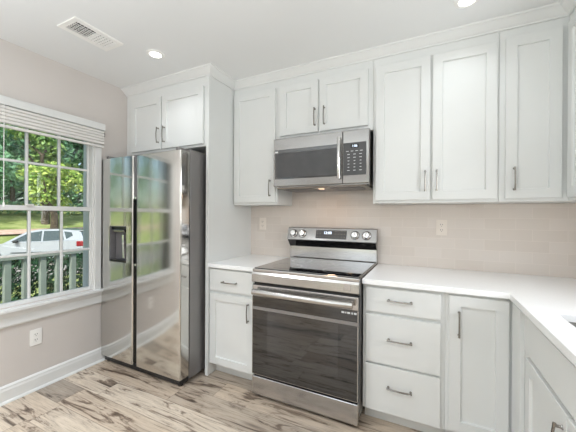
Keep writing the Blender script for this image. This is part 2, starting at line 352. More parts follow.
# ------------------------------------------------------------------ left window
def window():
    fr = struct(MB().box(0, .02, WY1, WY1+.056, .63, 2.04, .003).box(0, .02, WY0-.078, WY0, .63, 2.04, .003)
                .box(0, .022, WY0-.085, WY1+.06, 2.04, 2.1, .003)
                .box(-.13, 0, WY1-.012, WY1, WZ0, WZ1).box(-.13, 0, WY0, WY0+.012, WZ0, WZ1).box(-.13, 0, WY0, WY1, WZ1-.012, WZ1)
                .build('window_1', m_trim))
    sill = struct(MB().box(-.13, .045, WY0-.1, WY1+.07, .622, .648, .005, 2).build('trim_2', m_trim)); 
    struct(MB().prism([(0, .52), (.012, .52), (.016, .53), (.016, .585), (.022, .6), (.03, .6215), (0, .6215)], WY0-.085, WY1+.062, 'y').build('trim_4', m_trim))
    y0, y1 = WY0+.012, WY1-.012
    def sash(x0, x1, z0, z1, rb, rt, side):
        m = MB(); a, b = y0, y1
        m.box(x0, x1, b-side, b, z0, z1, .003).box(x0, x1, a, a+side, z0, z1, .003)
        m.box(x0, x1, a+side, b-side, z0, z0+rb, .003).box(x0, x1, a+side, b-side, z1-rt, z1, .003)
        o = struct(m.build('window_sash', m_trim, fr)); del o['kind']
        g0, g1, h0, h1 = a+side, b-side, z0+rb, z1-rt
        m = MB(); xm = (x0+x1)/2
        for k in range(1, 4):
            y = g0+(g1-g0)*k/4; m.box(xm-.010, xm+.012, y-.009, y+.009, h0, h1, .003)
        zc = (h0+h1)/2; m.box(xm-.009, xm+.011, g0, g1, zc-.009, zc+.009, .003)
        m.build('muntin', m_trim, o)
        MB().box(xm-.002, xm+.002, g0, g1, h0, h1).build('glass', m_pane, o)
        return o
    sash(-.085, -.05, 1.333, 2.045, .034, .04, .012)
    lo = sash(-.045, -.01, .65, 1.366, .032, .036, .012)
    MB().box(-.012, .004, -1.41, -1.36, 1.366, 1.376, .002).build('sash_lock', m_plast, lo)
window()
def blind():
    r = root('window_blind', (.02, -1.38, 1.88), 'white slatted blind pulled up to the top of the window', 'blind')
    a, b = WY0-.085, -.866
    MB().prism([(.0225, 2.042), (.046, 2.042), (.048, 2.047), (.048, 2.092), (.044, 2.1), (.0225, 2.1)], a, b, 'y').build('valance', m_trim, r)
    m = MB()
    for k in range(5):
        z = 2.027-k*.024; m.prism([(.0225, z-.012), (.036, z-.013), (.046, z-.008), (.047, z+.006), (.040, z+.010), (.0225, z+.010)], a+.008, b-.008, 'y')
    m.build('slats', m_blind, r)
    MB().box(.0225, .046, a+.008, b-.008, 1.888, 1.908, .004, 2).build('bottom_rail', m_blind, r)
    MB().tube([(.05, -1.548, 2.04), (.051, -1.548, 1.9), (.051, -1.548, 1.38)], .0022, 6).lathe([(0, 0), (.006, .002), (.006, .03), (0, .034)], (.051, -1.548, 1.35), n=10).build('pull_cord', m_plast, r)
    MB().box(.025, .045, b-.006, b-.002, 1.99, 2.03, .001).build('bracket', m_nickel, r)
blind()

# ------------------------------------------------------------------ lights and vent
for i, (x, y) in enumerate(LAMPS):
    lab = ['round recessed ceiling light near the air vent', 'round recessed ceiling light above the wide wall cabinet'][i] if i < 2 else 'round recessed ceiling light behind the camera side of the kitchen'
    r = root('recessed_light', (x, y, H), lab, 'ceiling light', 'recessed ceiling lights')
    MB().lathe([(.040, -.001), (.042, -.008), (.046, -.009), (.062, -.003), (.063, -.001)], (x, y, H), n=32).build('trim_ring', m_plast, r, True)
    MB().lathe([(0, -.004), (.0405, -.004), (.0405, -.001), (0, -.001)], (x, y, H), n=32).build('diffuser', m_lamp, r)
    light('lamp_light', 'AREA', (x, y, H-.012), (0, 0, 0), LAMP_W[i], (.91, .96, 1), shape='DISK', size=.1, spread=math.radians(125))
def vent():
    r = root('ceiling_vent', (.6, -1.305, H), 'white rectangular ceiling air vent with louvres', 'vent')
    x0, x1, y0, y1 = .505, .705, -1.46, -1.15; gx0, gx1, gy0, gy1 = .55, .668, -1.432, -1.178
    z0, z1 = H-.008, H-.0005
    MB().prism([(x0, z1), (x0+.006, z0), (gx0, z0), (gx0, z1)], y0, y1, 'y').prism([(x1, z1), (x1-.006, z0), (gx1, z0), (gx1, z1)], y0, y1, 'y') \
        .box(gx0, gx1, y0, gy0, z0, z1).box(gx0, gx1, gy1, y1, z0, z1).box(gx0, gx1, -1.309, -1.301, z0, z1).build('frame', m_plast, r)
    m = MB()
    for a, b, s in ((gy0, -1.309, -1), (-1.301, gy1, 1)):
        n = 6
        for k in range(n):
            y = a+(b-a)*(k+.5)/n
            m.prism([(y-.005*s, z1), (y-.0035*s, z1), (y+.0055*s, z0), (y+.0035*s, z0)], gx0, gx1, 'x')
    m.build('louvres', m_plast, r)
    m = MB()
    for k in range(1, 6):
        x = gx0+(gx1-gx0)*k/6; m.box(x-.0017, x+.0017, gy0, gy1, z0-.0015, z0+.002)
    m.build('grille_bars', m_plast, r)
    MB().box(gx0, gx1, gy0, gy1, H-.0007, H-.0002).build('duct_opening', m_slot, r)
vent()

# ------------------------------------------------------------------ cabinet hardware and boxes
def handle(T, parent, c, vertical=True, ln=.14):
    # c = (u, d, z) centre on the door face, bowed bar pull
    u, d, z = c; pts = []; m = MB(T); h = ln/2
    ax = (lambda t, dd: (u, -(d+dd), z+t)) if vertical else (lambda t, dd: (u+t, -(d+dd), z))
    n = 10
    m.tube([ax(-h+2*h*k/n, .020+.007*math.sin(PI*k/n)) for k in range(n+1)], [.0055]+[.0045]*(n-1)+[.0055], 8)
    for s in (-1, 1): m.tube([ax(s*(h-.008), 0), ax(s*(h-.008), .006), ax(s*(h-.008), .021)], [.0075, .005, .005], 8)
    return m.build('handle', m_nickel, parent, True)
def cabinet(name, loc, label, cat, T, u0, u1, z0, z1, depth, doors=(), drawers=(), toe=False, group=None, fillers=()):
    r = root(name, loc, label, cat, group); t = .019
    m = MB(T); b = .0012
    back = .0015
    if 'sink' in label:
        m.box(u0, u0+.018, -back, -depth+t, z0, z1).box(u1-.018, u1, -back, -depth+t, z0, z1).box(u0+.018, u1-.018, -back, -depth+t, z0, z0+.018).box(u0+.018, u1-.018, -back, -back-.008, z0+.018, z1)
    else: m.box(u0, u1, -back, -depth+t, z0, z1, 0)
    m.build('cabinet_box', m_cab, r)
    m = MB(T).box(u0, u1, -depth+t-.0002, -depth, z0, z1, b); m.build('face_frame', m_cab, r)
    if toe:
        MB(T).box(u0, u1, -.01, -depth+.075, .001, z0).build('toe_kick', m_cab, r)
    for (a, c, e, f, hs) in doors:
        o = MB(T).shaker(a, c, e, f, depth+.0005, depth+.02).build('door', m_cab, r)
        if hs: handle(T, o, (hs[0], depth+.02, hs[1]), True)
    for (a, c, e, f, hz) in drawers:
        o = MB(T).box(a, c, -depth-.0005, -depth-.02, e, f, .002, 2).build('drawer_front', m_cab, r)
        if hz is not None: handle(T, o, (hz[0], depth+.02, hz[1]), False)
    return r
ID = None
UG = 'white wall cabinets'; BG = 'white base cabinets'
UD = .305
# fridge surround
cabinet('wall_cabinet', (.5, -.3, 1.868), 'deep white double-door cabinet above the refrigerator', 'cabinet', ID, .001, .993, 1.868, 2.494, .63,
        doors=[(.085, .482, 1.888, 2.358, (.455, 2.01)), (.497, .968, 1.888, 2.358, (.53, 2.01))], group=UG)
tag(MB().box(.994, 1.022, -.002, -.64, .0005, 2.494, .0012).build('refrigerator_side_panel', m_cab), 'tall white panel standing between refrigerator and counter', 'panel')
cabinet('wall_cabinet', (1.25, -.15, 1.395), 'narrow white single-door wall cabinet between refrigerator panel and microwave', 'cabinet', ID, 1.0235, 1.4745, 1.395, 2.494, UD,
        doors=[(1.037, 1.459, 1.416, 2.376, (1.414, 1.535))], group=UG)
cabinet('wall_cabinet', (1.87, -.15, 1.93), 'short white double-door wall cabinet directly above the microwave', 'cabinet', ID, 1.4755, 2.2595, 1.93, 2.494, UD,
        doors=[(1.503, 1.838, 1.964, 2.376, (1.815, 2.08)), (1.853, 2.224, 1.964, 2.376, (1.893, 2.08))], group=UG)
cabinet('wall_cabinet', (2.63, -.15, 1.395), 'wide white double-door wall cabinet right of the microwave', 'cabinet', ID, 2.2605, 3.0095, 1.395, 2.494, UD,
        doors=[(2.28, 2.631, 1.414, 2.374, (2.603, 1.54)), (2.645, 2.999, 1.414, 2.374, (2.672, 1.54))], group=UG)
cabinet('wall_cabinet', (3.3, -.15, 1.395), 'white single-door corner wall cabinet with handle on its left', 'cabinet', ID, 3.0105, RX-.002, 1.395, 2.494, UD,
        doors=[(3.04, 3.302, 1.414, 2.38, (3.083, 1.53))], group=UG)
cabinet('wall_cabinet', (3.48, -.5, 1.395), 'white wall cabinet on the right wall, cut off by the right edge of the photo', 'cabinet', T_RIGHT, .3065, .78, 1.395, 2.494, UD,
        doors=[(.345, .76, 1.414, 2.38, (.735, 1.54))], group=UG)
# base cabinets
BD = .61
cabinet('base_cabinet', (1.25, -.3, 0), 'narrow white base cabinet left of the range, one drawer over a door', 'cabinet', ID, 1.0235, 1.4805, .1, .8835, BD,
        doors=[(1.032, 1.449, .108, .678, (1.405, .565))], drawers=[(1.032, 1.449, .7, .868, (1.232, .776))], toe=True, group=BG)
cabinet('base_cabinet', (2.5, -.3, 0), 'white base cabinet with three drawers right of the range', 'cabinet', ID, 2.2555, 2.7115, .1, .8835, BD,
        drawers=[(2.277, 2.69, .717, .862, (2.474, .797)), (2.277, 2.69, .404, .696, (2.474, .56)), (2.277, 2.69, .109, .391, (2.474, .272))], toe=True, group=BG)
cabinet('base_cabinet', (2.9, -.3, 0), 'white single-door base cabinet in the corner with a vertical pull', 'cabinet', ID, 2.7125, RX-.002, .1, .8835, BD,
        doors=[(2.73, 3.003, .12, .866, (2.778, .715))], toe=True, group=BG)
cabinet('base_cabinet', (3.33, -1.2, 0), 'white sink base cabinet at the right edge, false drawer front over doors', 'cabinet', T_RIGHT, .6115, 1.78, .1, .8835, BD,
        doors=[(.865, 1.29, .115, .69, (1.262, .575)), (1.3, 1.73, .115, .69, (1.33, .575))], drawers=[(.645, .785, .115, .866, None), (.85, 1.75, .712, .866, None)], toe=True, group=BG)

# ------------------------------------------------------------------ worktops, sink
tag(MB().box(1.0235, 1.4805, -.0115, -.648, .884, .914, .003, 2).build('countertop', m_quartz), 'short white quartz countertop between refrigerator panel and range', 'countertop', 'white quartz countertops')
def counter():
    m = MB(); bm = m.bm
    X0, X1, XI = 2.2555, RX-.0115, 2.998; Y0, Y1, Y2 = -.0115, -.648, -1.85
    sx0, sx1, sy0, sy1 = 3.095, 3.5, -.932, -1.62
    rects = [(X0, XI, Y1, Y0), (XI, X1, Y1, Y0), (XI, X1, sy0, Y1), (XI, sx0, sy1, sy0), (sx1, X1, sy1, sy0), (XI, X1, Y2, sy1)]
    xs = sorted({X0, XI, sx0, sx1, X1}); ys = sorted({Y0, Y1, Y2, sy0, sy1}); V = {}
    def vt(x, y):
        k = (round(x, 4), round(y, 4))
        if k not in V: V[k] = bm.verts.new((x, y, .914))
        return V[k]
    fs = []
    for i in range(len(xs)-1):
        for j in range(len(ys)-1):
            cx, cy = (xs[i]+xs[i+1])/2, (ys[j]+ys[j+1])/2
            if any(a < cx < b and c < cy < d for a, b, c, d in rects):
                fs.append(bm.faces.new((vt(xs[i], ys[j]), vt(xs[i+1], ys[j]), vt(xs[i+1], ys[j+1]), vt(xs[i], ys[j+1]))))
    g = bmesh.ops.extrude_face_region(bm, geom=fs)
    vs = [e for e in g['geom'] if isinstance(e, bmesh.types.BMVert)]
    bmesh.ops.translate(bm, verts=vs, vec=(0, 0, -.03))
    bmesh.ops.recalc_face_normals(bm, faces=bm.faces)
    es = [e for e in bm.edges if len(e.link_faces) == 2 and e.calc_face_angle() > 1 and abs(e.verts[0].co.z-.914) < 1e-4 and abs(e.verts[1].co.z-.914) < 1e-4]
    bmesh.ops.bevel(bm, geom=es, offset=.003, segments=2, affect='EDGES', profile=.5)
    tag(m.build('countertop', m_quartz), 'long L-shaped white quartz countertop right of the range with sink cutout', 'countertop', 'white quartz countertops')
    r = root('sink', (3.3, -1.27, .9), 'undermount stainless steel sink set in the right countertop', 'sink')
    # open basin
    m = MB(); bm = m.bm; o = .012
    def ring(a, z): return [bm.verts.new(p) for p in ((sx0+a, sy1+a, z), (sx1-a, sy1+a, z), (sx1-a, sy0-a, z), (sx0+a, sy0-a, z))]
    R = [ring(-.012, .8835), ring(.002, .8835), ring(.006, .86), ring(.012, .71), ring(.03, .695)]
    R2 = [ring(-.0115, .883), ring(.0, .88), ring(.004, .71), ring(.02, .69)]
    for A, B in zip(R, R[1:]):
        for k in range(4): bm.faces.new((A[k], A[(k+1) % 4], B[(k+1) % 4], B[k]))
    bm.faces.new(R[-1])
    m.build('basin', m_basin, r)
    MB().lathe([(0, 0), (.045, 0), (.05, .003), (.04, .004), (.03, -.004), (0, -.004)], (3.3, -1.27, .698), n=24).build('drain', m_chrome, r, True)
counter()

# ------------------------------------------------------------------ refrigerator
def fridge():
    r = root('refrigerator', (.5, -.45, 0), 'large side-by-side stainless steel refrigerator with water dispenser', 'refrigerator')
    x0, x1 = .03, .962; yb, yf, yd = -.07, -.775, -.876; zt = 1.79
    MB().box(x0+.005, x1-.002, yb, yf, .03, zt+.02, .004, 2).build('case', m_side, r)
    MB().box(x0+.02, x1-.015, yf-.001, yf-.012, .07, zt-.03).build('door_gasket', m_black, r)
    def door(a, b, name, cut=None):
        # rounded outer front edges
        rad = .012
        prof = []
        for cx, cy, a0 in ((b-rad, yd+rad, 0), (a+rad, yd+rad, -PI/2)):
            for k in range(6):
                t = a0-PI/2*k/5; prof.append((cx+rad*math.cos(t), cy+rad*math.sin(t)))
        prof += [(a, yf-.013), (b, yf-.013)]
        m = MB()
        if cut is None: m.prism(prof, .062, zt, 'z')
        else:
            cx0, cx1, cz0, cz1, dp = cut
            m.prism(prof, .062, cz0, 'z'); m.prism(prof, cz1, zt, 'z')
            pl = [p for p in prof if p[0] < cx0]; lft = [(cx0, yd)]+pl+[(cx0, yf-.013)]
            rgt = [p for p in prof if p[0] > cx1 and p[1] < yf-.02]+[(cx1, yd), (cx1, yf-.013), (b, yf-.013)]
            m.prism(lft, cz0, cz1, 'z'); m.prism(rgt, cz0, cz1, 'z')
            m.box(cx0, cx1, yf-.013, yd+dp, cz0, cz1)
        return m.build(name, m_fridge, r, True)
    c = (.125, .35, .898, 1.206, .06)
    dl = door(.010, .430, 'freezer_door', c); dr = door(.474, .962, 'refrigerator_door')
    # central handle channel
    MB().box(.4305, .4735, yf-.013, yd+.035, .062, 1.43).build('handle_channel', m_black, r)
    MB().box(.4305, .4735, yf-.013, yd+.012, 1.451, zt-.002, .002).build('channel_cover', m_grey, r)
    MB().box(.4305, .441, yd+.002, yd+.034, .9, 1.43, .002).box(.463, .4735, yd+.002, yd+.034, .9, 1.43, .002).build('pocket_handle', m_black, r)
    for z in (.88, 1.43): MB().box(.441, .463, yd+.005, yd+.034, z, z+.02, .002).build('handle_cap', m_chrome, r)
    # dispenser
    a, b, z0, z1, dp = c
    d = MB().box(a+.001, b-.001, yd+dp-.002, yd+dp-.006, z0+.001, z1-.001).box(a+.001, a+.006, yd+.001, yd+dp-.006, z0+.001, z1-.001).box(b-.006, b-.001, yd+.001, yd+dp-.006, z0+.001, z1-.001) \
        .box(a+.006, b-.006, yd+.001, yd+dp-.006, z1-.006, z1-.001).build('dispenser_recess', m_grey, r)
    MB().box(a+.006, b-.006, yd+.003, yd+dp-.006, z0+.001, z0+.016, .002).build('drip_tray', m_black, d)
    MB().box(a+.03, b-.045, yd+.012, yd+dp-.006, z1-.055, z1-.031, .006, 2).build('nozzle_housing', m_nickel, d)
    MB().box(a+.006, b-.006, yd+.02, yd+dp-.0065, z1-.03, z1-.006).build('upper_dark_panel', m_black, d)  # black strip across the top of the dispenser recess
    MB().prism([(yd+dp-.006, 1.14), (yd+.02, 1.13), (yd+.028, .93), (yd+dp-.006, .925)], a+.135, a+.160, 'x', .003).build('dispenser_lever', m_chrome, d)
    MB().prism([(yd+dp-.006, 1.14), (yd+.03, 1.13), (yd+.036, .99), (yd+dp-.006, .985)], a+.19, a+.205, 'x', .003).build('dispenser_lever', m_chrome, d)
    # top hinges
    for hx in (.06, .90):
        MB().box(hx-.025, hx+.03, yf+.12, yf-.012, zt+.0205, zt+.032, .003, 2).box(hx-.012, hx+.022, yf+.03, yd+.02, zt+.001, zt+.03, .004, 2).build('hinge_cover', m_side, r)
    # base grille, front feet
    MB().box(x0+.01, x1-.01, yf, yd+.018, .015, .058, .003).build('base_grille', m_black, r)
    for hx in (.07, .93):
        MB().lathe([(0, 0), (.016, .001), (.018, .006), (.018, .009), (.008, .012), (.008, .015), (0, .015)], (hx, yf-.06, 0), n=16).build('leveling_foot', m_nickel, r, True)
        MB().box(hx-.02, hx+.02, yd+.0175, yd+.008, .045, .058, .002).build('foot_bracket', m_black, r)
        MB().lathe([(0, -.012), (.02, -.012), (.02, .012), (0, .012)], (hx, -.2, .0205), (1, 0, 0), 16).build('roller', m_black, r)
fridge()

# ------------------------------------------------------------------ range
def range_():
    x0, x1 = 1.4865, 2.2495; yf = -.70
    r = root('electric_range', (1.868, -.36, 0), 'freestanding stainless electric range with black glass cooktop and oven', 'range')
    MB().box(x0+.004, x1-.004, -.02, yf+.045, .045, .9, .002).build('body', m_side, r)
    # cooktop: steel rim and ceramic glass
    MB().box(x0, x1, -.025, yf-.002, .9005, .922, .004, 2).build('cooktop_frame', m_steel, r)
    ct = MB().box(x0+.008, x1-.008, -.095, yf+.012, .9225, .928, .002, 2).build('cooktop_glass', m_top, r)
    m_ring = m_panel
    for (bx, by, br) in ((1.68, -.53, .11), (2.06, -.53, .095), (1.68, -.25, .08), (2.06, -.25, .11)):
        m = MB(); prof = [(br-.0012, .9283), (br, .9286), (br+.0012, .9283)]
        m.lathe([(br-.0015, .0002), (br-.0015, .0004), (br+.0015, .0004), (br+.0015, .0002)], (bx, by, .928), n=40).build('burner_ring', m_ring, ct)
    # front fascia under the cooktop
    MB().prism([(yf+.045, .9), (yf-.002, .9), (yf-.010, .885), (yf-.012, .832), (yf-.004, .826), (yf+.045, .826)], x0, x1, 'x').build('front_fascia', m_steel, r)
    MB().box(2.155, 2.2, yf-.0115, yf-.0135, .845, .885, .001).build('badge', m_steel, r)
    MB().box(x0+.01, x1-.01, yf+.045, yf+.01, .812, .8255).build('vent_gap', m_black, r)
    # oven door
    d = MB().box(x0+.003, x1-.003, yf+.04, yf, .172, .81, .003, 2).build('oven_door', m_black, r)
    MB().box(x0+.003, x1-.003, yf-.0002, yf-.006, .728, .808, .002, 2).build('door_top_trim', m_steel, d)
    MB().box(x0+.005, x1-.005, yf-.0002, yf-.005, .176, .7275, .001).build('door_glass', m_border, d)
    MB().box(1.612, 2.122, yf-.0052, yf-.0062, .295, .632).build('oven_window', m_window_dark, d)
    MB().box(x0+.005, x1-.005, yf-.0052, yf-.0075, .634, .655).build('trim_strip', m_side, d)
    MB().box(x0+.003, x0+.007, yf-.0002, yf-.007, .174, .727).box(x1-.008, x1-.003, yf-.0002, yf-.007, .174, .727).box(x0+.007, x1-.008, yf-.0002, yf-.007, .172, .1755).build('door_edge', m_steel, d)
    n = 14; hp = [(x0+.03+(x1-x0-.06)*k/n, yf-.045-.012*math.sin(PI*k/n), .768) for k in range(n+1)]
    MB().tube(hp, .019, 14, 1.15).tube([(x0+.045, yf-.005, .768), (x0+.045, yf-.045, .768)], .012, 10).tube([(x1-.045, yf-.005, .768), (x1-.045, yf-.045, .768)], .012, 10).build('handle', m_steel, d, True)
    m = MB()
    for k, (a, b) in enumerate(((2.142, 2.160), (2.166, 2.172), (2.178, 2.196), (2.204, 2.214), (2.219, 2.235))): m.box(a, b, yf-.0051, yf-.0056, .702, .713)
    m.build('printed_marks', m_lite, d)
    # storage drawer and feet
    MB().box(x0+.002, x1-.002, yf+.03, yf-.006, .028, .158, .006, 2).build('storage_drawer', m_steel, r)
    MB().box(x0+.01, x1-.01, yf+.045, yf+.012, .159, .171).build('drawer_gap', m_black, r)
    for fx in (x0+.04, x1-.04):
        for fy in (yf+.05, -.08): MB().lathe([(0, 0), (.018, 0), (.018, .008), (.009, .012), (.009, .046), (0, .046)], (fx, fy, 0), n=14).build('foot', m_black, r, True)
    # backguard
    g = MB().box(x0-.008, x1+.004, -.022, -.06, .9225, 1.04, .003).build('backguard', m_steel, r)
    MB().prism([(-.022, 1.028), (-.0605, 1.028), (-.111, 1.088), (-.022, 1.088)], x0-.006, x1+.002, 'x').build('vent_band', m_glassblk, r)
    prof = [(-.022, 1.0885), (-.112, 1.0885), (-.113, 1.094), (-.082, 1.194), (-.074, 1.199), (-.022, 1.199)]
    c = MB().prism(prof, x0-.012, x1+.006, 'x').build('control_console', m_mwsteel, r)
    nrm = Vector((0, -.1, -.031)).normalized(); nrm = Vector((0, -.955, .296))
    def onface(x, t): return Vector((x, -.113+.031*t, 1.094+.1*t))
    def plate(xa, xb, t0, t1, off, th, name, mat, par):
        m = MB(); q = []
        for o_ in (off, off+th):
            for (x, t) in ((xa, t0), (xb, t0), (xb, t1), (xa, t1)): q.append(m.bm.verts.new(onface(x, t)+nrm*o_))
        for f in ((0, 1, 2, 3), (7, 6, 5, 4), (0, 4, 5, 1), (1, 5, 6, 2), (2, 6, 7, 3), (3, 7, 4, 0)): m.bm.faces.new([q[i] for i in f])
        return m.build(name, mat, par)
    dsp = plate(1.745, 2.015, .14, .86, .0003, .001, 'display_panel', m_panel, c)
    R4 = Matrix.Translation(onface(1.85, .62)+nrm*.0022) @ Matrix.Rotation(math.radians(90-17.2), 4, 'X')
    text('12:08', .032, m_digit, dsp, R4, 'clock_digits')
    for k in range(10):
        for t in (.3, .55, .78):
            x = 1.76+.0265*k
            if .5 < t and 1.79 < x < 1.9: continue
            p = onface(x, t)+nrm*.0017; MB().box(p.x-.005, p.x+.005, p.y-.0004, p.y+.0004, p.z-.002, p.z+.002).build('key', m_nickel, dsp)
    for kx in (1.535, 1.62, 2.085, 2.178):
        p = onface(kx, .5)
        k = MB().lathe([(0, .0), (.031, .0), (.032, .003), (.026, .006), (.0245, .024), (.022, .028), (0, .029)], p+nrm*.0005, nrm, 28).build('knob', m_chrome, c, True)
        upv = Vector((0, .296, .955))
        q = p+nrm*.0295
        m = MB().tube([q-upv*.020, q+upv*.020], .0045, 8); m.build('knob_grip', m_chrome, k, True)
        MB().lathe([(.0325, .0), (.0365, .0), (.0365, .002), (.0325, .002)], p+nrm*.0005, nrm, 28).build('knob_skirt', m_black, k)
range_()

# ------------------------------------------------------------------ microwave
def microwave():
    x0, x1 = 1.4875, 2.2495; yb, yf = -.002, -.4; z0, z1 = 1.534, 1.926
    r = root('microwave_oven', (1.868, -.2, 1.53), 'stainless over-the-range microwave oven mounted above the range', 'microwave')
    MB().box(x0+.004, x1-.002, -.0125, yf+.035, z0-.005, z1-.0, .003).build('case', m_mwsteel, r)
    d = MB().box(x0, 2.058, yf+.033, yf, z0+.004, z1-.006, .004, 2).build('door', m_mwsteel, r)
    MB().box(1.5005, 2.026, yf-.0002, yf-.003, 1.594, 1.829, .0012).build('door_window', m_mwglass, d)
    MB().box(1.512, 2.012, yf-.0031, yf-.0036, 1.606, 1.802).build('inner_screen', m_panel, d)
    MB().box(1.505, 1.53, yf-.0031, yf-.0036, 1.805, 1.818).build('sticker', m_lite, d)
    n = 10; hp = [(2.038+.004*math.sin(PI*k/n), yf-.02-.022*math.sin(PI*k/n), 1.575+.295*k/n) for k in range(n+1)]
    MB().tube(hp, .013, 12).tube([(2.038, yf, 1.585), (2.038, yf-.024, 1.585)], .009, 8).tube([(2.038, yf, 1.86), (2.038, yf-.024, 1.86)], .009, 8).build('handle', m_chrome, d, True)
    c = MB().box(2.0605, x1, yf+.033, yf, z0+.004, z1-.006, .004, 2).build('control_panel', m_mwsteel, r)
    k = MB().box(2.066, 2.229, yf-.0002, yf-.0025, 1.596, 1.829, .001).build('keypad', m_panel, c)
    MB().box(2.118, 2.178, yf-.0026, yf-.0032, 1.79, 1.817).build('display', m_black, k)
    text('1:56', .022, m_digit, k, FACE_Y(2.148, yf-.0036, 1.803), 'clock_digits')
    for j, z in enumerate((1.768, 1.745, 1.722, 1.699, 1.676, 1.653, 1.63)):
        for i in range(3 if j else 4):
            x = (2.104+.043*i) if j else (2.096+.033*i); w_ = .006 if j in (3, 4, 5) else .009
            MB().box(x-w_, x+w_, yf-.0026, yf-.003, z-.0018, z+.0018).build('key', m_lite, k)
    # underside
    MB().prism([(-.0125, z0-.0055), (yf+.012, z0-.0055), (yf+.02, z0-.018), (-.0125, z0-.018)], x0+.03, x1-.02, 'x').build('bottom_plate', m_mwsteel, r)
    for a, b in ((1.56, 1.80), (1.94, 2.18)): MB().box(a, b, -.12, -.33, z0-.0185, z0-.021, .001).build('grease_filter', m_grey, r)
    MB().box(1.845, 1.885, -.28, -.32, z0-.0185, z0-.022, .002).build('task_light', m_task, r)
    light('task_lamp', 'AREA', (1.865, -.3, z0-.03), (0, 0, 0), .55, (1, .68, .45), shape='RECTANGLE', size=.07, size_y=.05)
microwave()

# ------------------------------------------------------------------ outlets
def outlet(T, label, base, gang=1, wide=.074, ht=.118):
    # plate in local (u, d, z) around 0
    r = root('wall_outlet', base, label, 'outlet', 'white wall outlets')
    b = Vector(base); TT = lambda p: b+T(p)
    mp = m_ivory if base[1] > -.1 else m_plast
    MB(TT).box(-wide/2, wide/2, -.0005, -.006, -ht/2, ht/2, .002, 2).build('cover_plate', mp, r)
    for z in (-.02, .02):
        s = MB(TT).box(-.017, .017, -.0061, -.0075, z-.0145, z+.0145, .003, 2).build('socket', mp, r)
        MB(TT).box(-.008, -.005, -.0076, -.008, z-.002, z+.008).box(.005, .008, -.0076, -.008, z-.001, z+.007).box(-.002, .002, -.0076, -.008, z-.011, z-.007).build('slot', m_slot, s)
    return r
outlet(lambda p: Vector((-p[1], p[0], p[2])), 'white duplex outlet on the greige wall below the window', (0, -1.346, .39))
outlet(lambda p: Vector(p), 'white outlet in the tile backsplash left of the range', (1.16, -.011, 1.222))
outlet(lambda p: Vector(p), 'white outlet in the tile backsplash right of the range', (2.713, -.011, 1.22))

# ------------------------------------------------------------------ outside
def terrain_z(x, y):
    if x > -6: return -.5
    if x > -13: return -.5-.2*min(1, (-6-x)/2)
    pts = [(-13, -.7), (-15, .2), (-16, .42), (-17, .5), (-20, 1.15), (-23, 1.65), (-33, 2.4), (-60, 3)]
    for (a, za), (b, zb) in zip(pts, pts[1:]):
        if b <= x <= a: return za+(zb-za)*(a-x)/(a-b)
    return 3
def strip(xs, y0, y1, ny, name, mat, dz=0):
    m = MB(); g = [[m.bm.verts.new((x, y0+(y1-y0)*j/ny, terrain_z(x, 0)+dz+(.04*math.sin(x*1.7+j*.9) if name == 'ground' and x < -10 else 0))) for j in range(ny+1)] for x in xs]
    for i in range(len(xs)-1):
        for j in range(ny): m.bm.faces.new((g[i][j], g[i][j+1], g[i+1][j+1], g[i+1][j]))
    return struct(m.build(name, mat))
strip([-.14, -4, -6, -8, -10, -12, -13, -14, -15, -16, -17, -18.5, -20, -23, -28, -33, -60], -30, 40, 40, 'ground', m_grass)
strip([-8, -10, -13], -30, 40, 40, 'road', m_road, .02)
strip([-15.3, -16, -16.4], -30, 40, 40, 'footpath', m_kerb, .07)
struct(MB().box(-1.75, -.15, -5, 3, -.35, -.1).build('porch_floor', m_deck))
tag(MB().box(-4.2, -1.76, -5, 6, -.499, -.47).build('mulch_bed', m_mulch), 'strip of pale mulch under the hedge outside the window', 'mulch')['kind'] = 'stuff'
def railing():
    r = root('porch_railing', (-1.45, -.6, -.1), 'sage green porch railing with square balusters outside the window', 'railing')
    MB().box(-1.49, -1.41, -3.2, 1.6, .805, .84, .004).build('top_rail', m_rail, r)
    MB().box(-1.475, -1.425, -3.2, 1.6, -.02, .03, .004).build('bottom_rail', m_rail, r)
    y = -.982-.16*13
    for k in range(28):
        MB().box(-1.475, -1.425, y-.029, y+.029, .03, .805, .003).build('baluster', m_rail, r); y += .16
    for py in (-3.2, 1.6): MB().box(-1.5, -1.4, py-.05, py+.05, -.1, .95, .005).build('post', m_rail, r)
railing()
def leaves(m, cx, cy, cz, rx, ry, rz, n, size, shell=.5):
    for _ in range(n):
        while True:
            p = Vector((random.uniform(-1, 1), random.uniform(-1, 1), random.uniform(-1, 1)))
            if shell < p.length < 1: break
        c = Vector((cx+p.x*rx, cy+p.y*ry, cz+p.z*rz)); s = size*random.uniform(.6, 1.3)
        a = Vector((random.gauss(0, 1), random.gauss(0, 1), random.gauss(0, 1))).normalized(); b = a.orthogonal().normalized()
        q = Matrix.Rotation(random.uniform(0, 6.28), 3, a); b = q @ b; d = a.cross(b)
        vs = [m.bm.verts.new(c+v) for v in (-b*s, d*s*.45, b*s, -d*s*.45)]; m.bm.faces.new(vs)
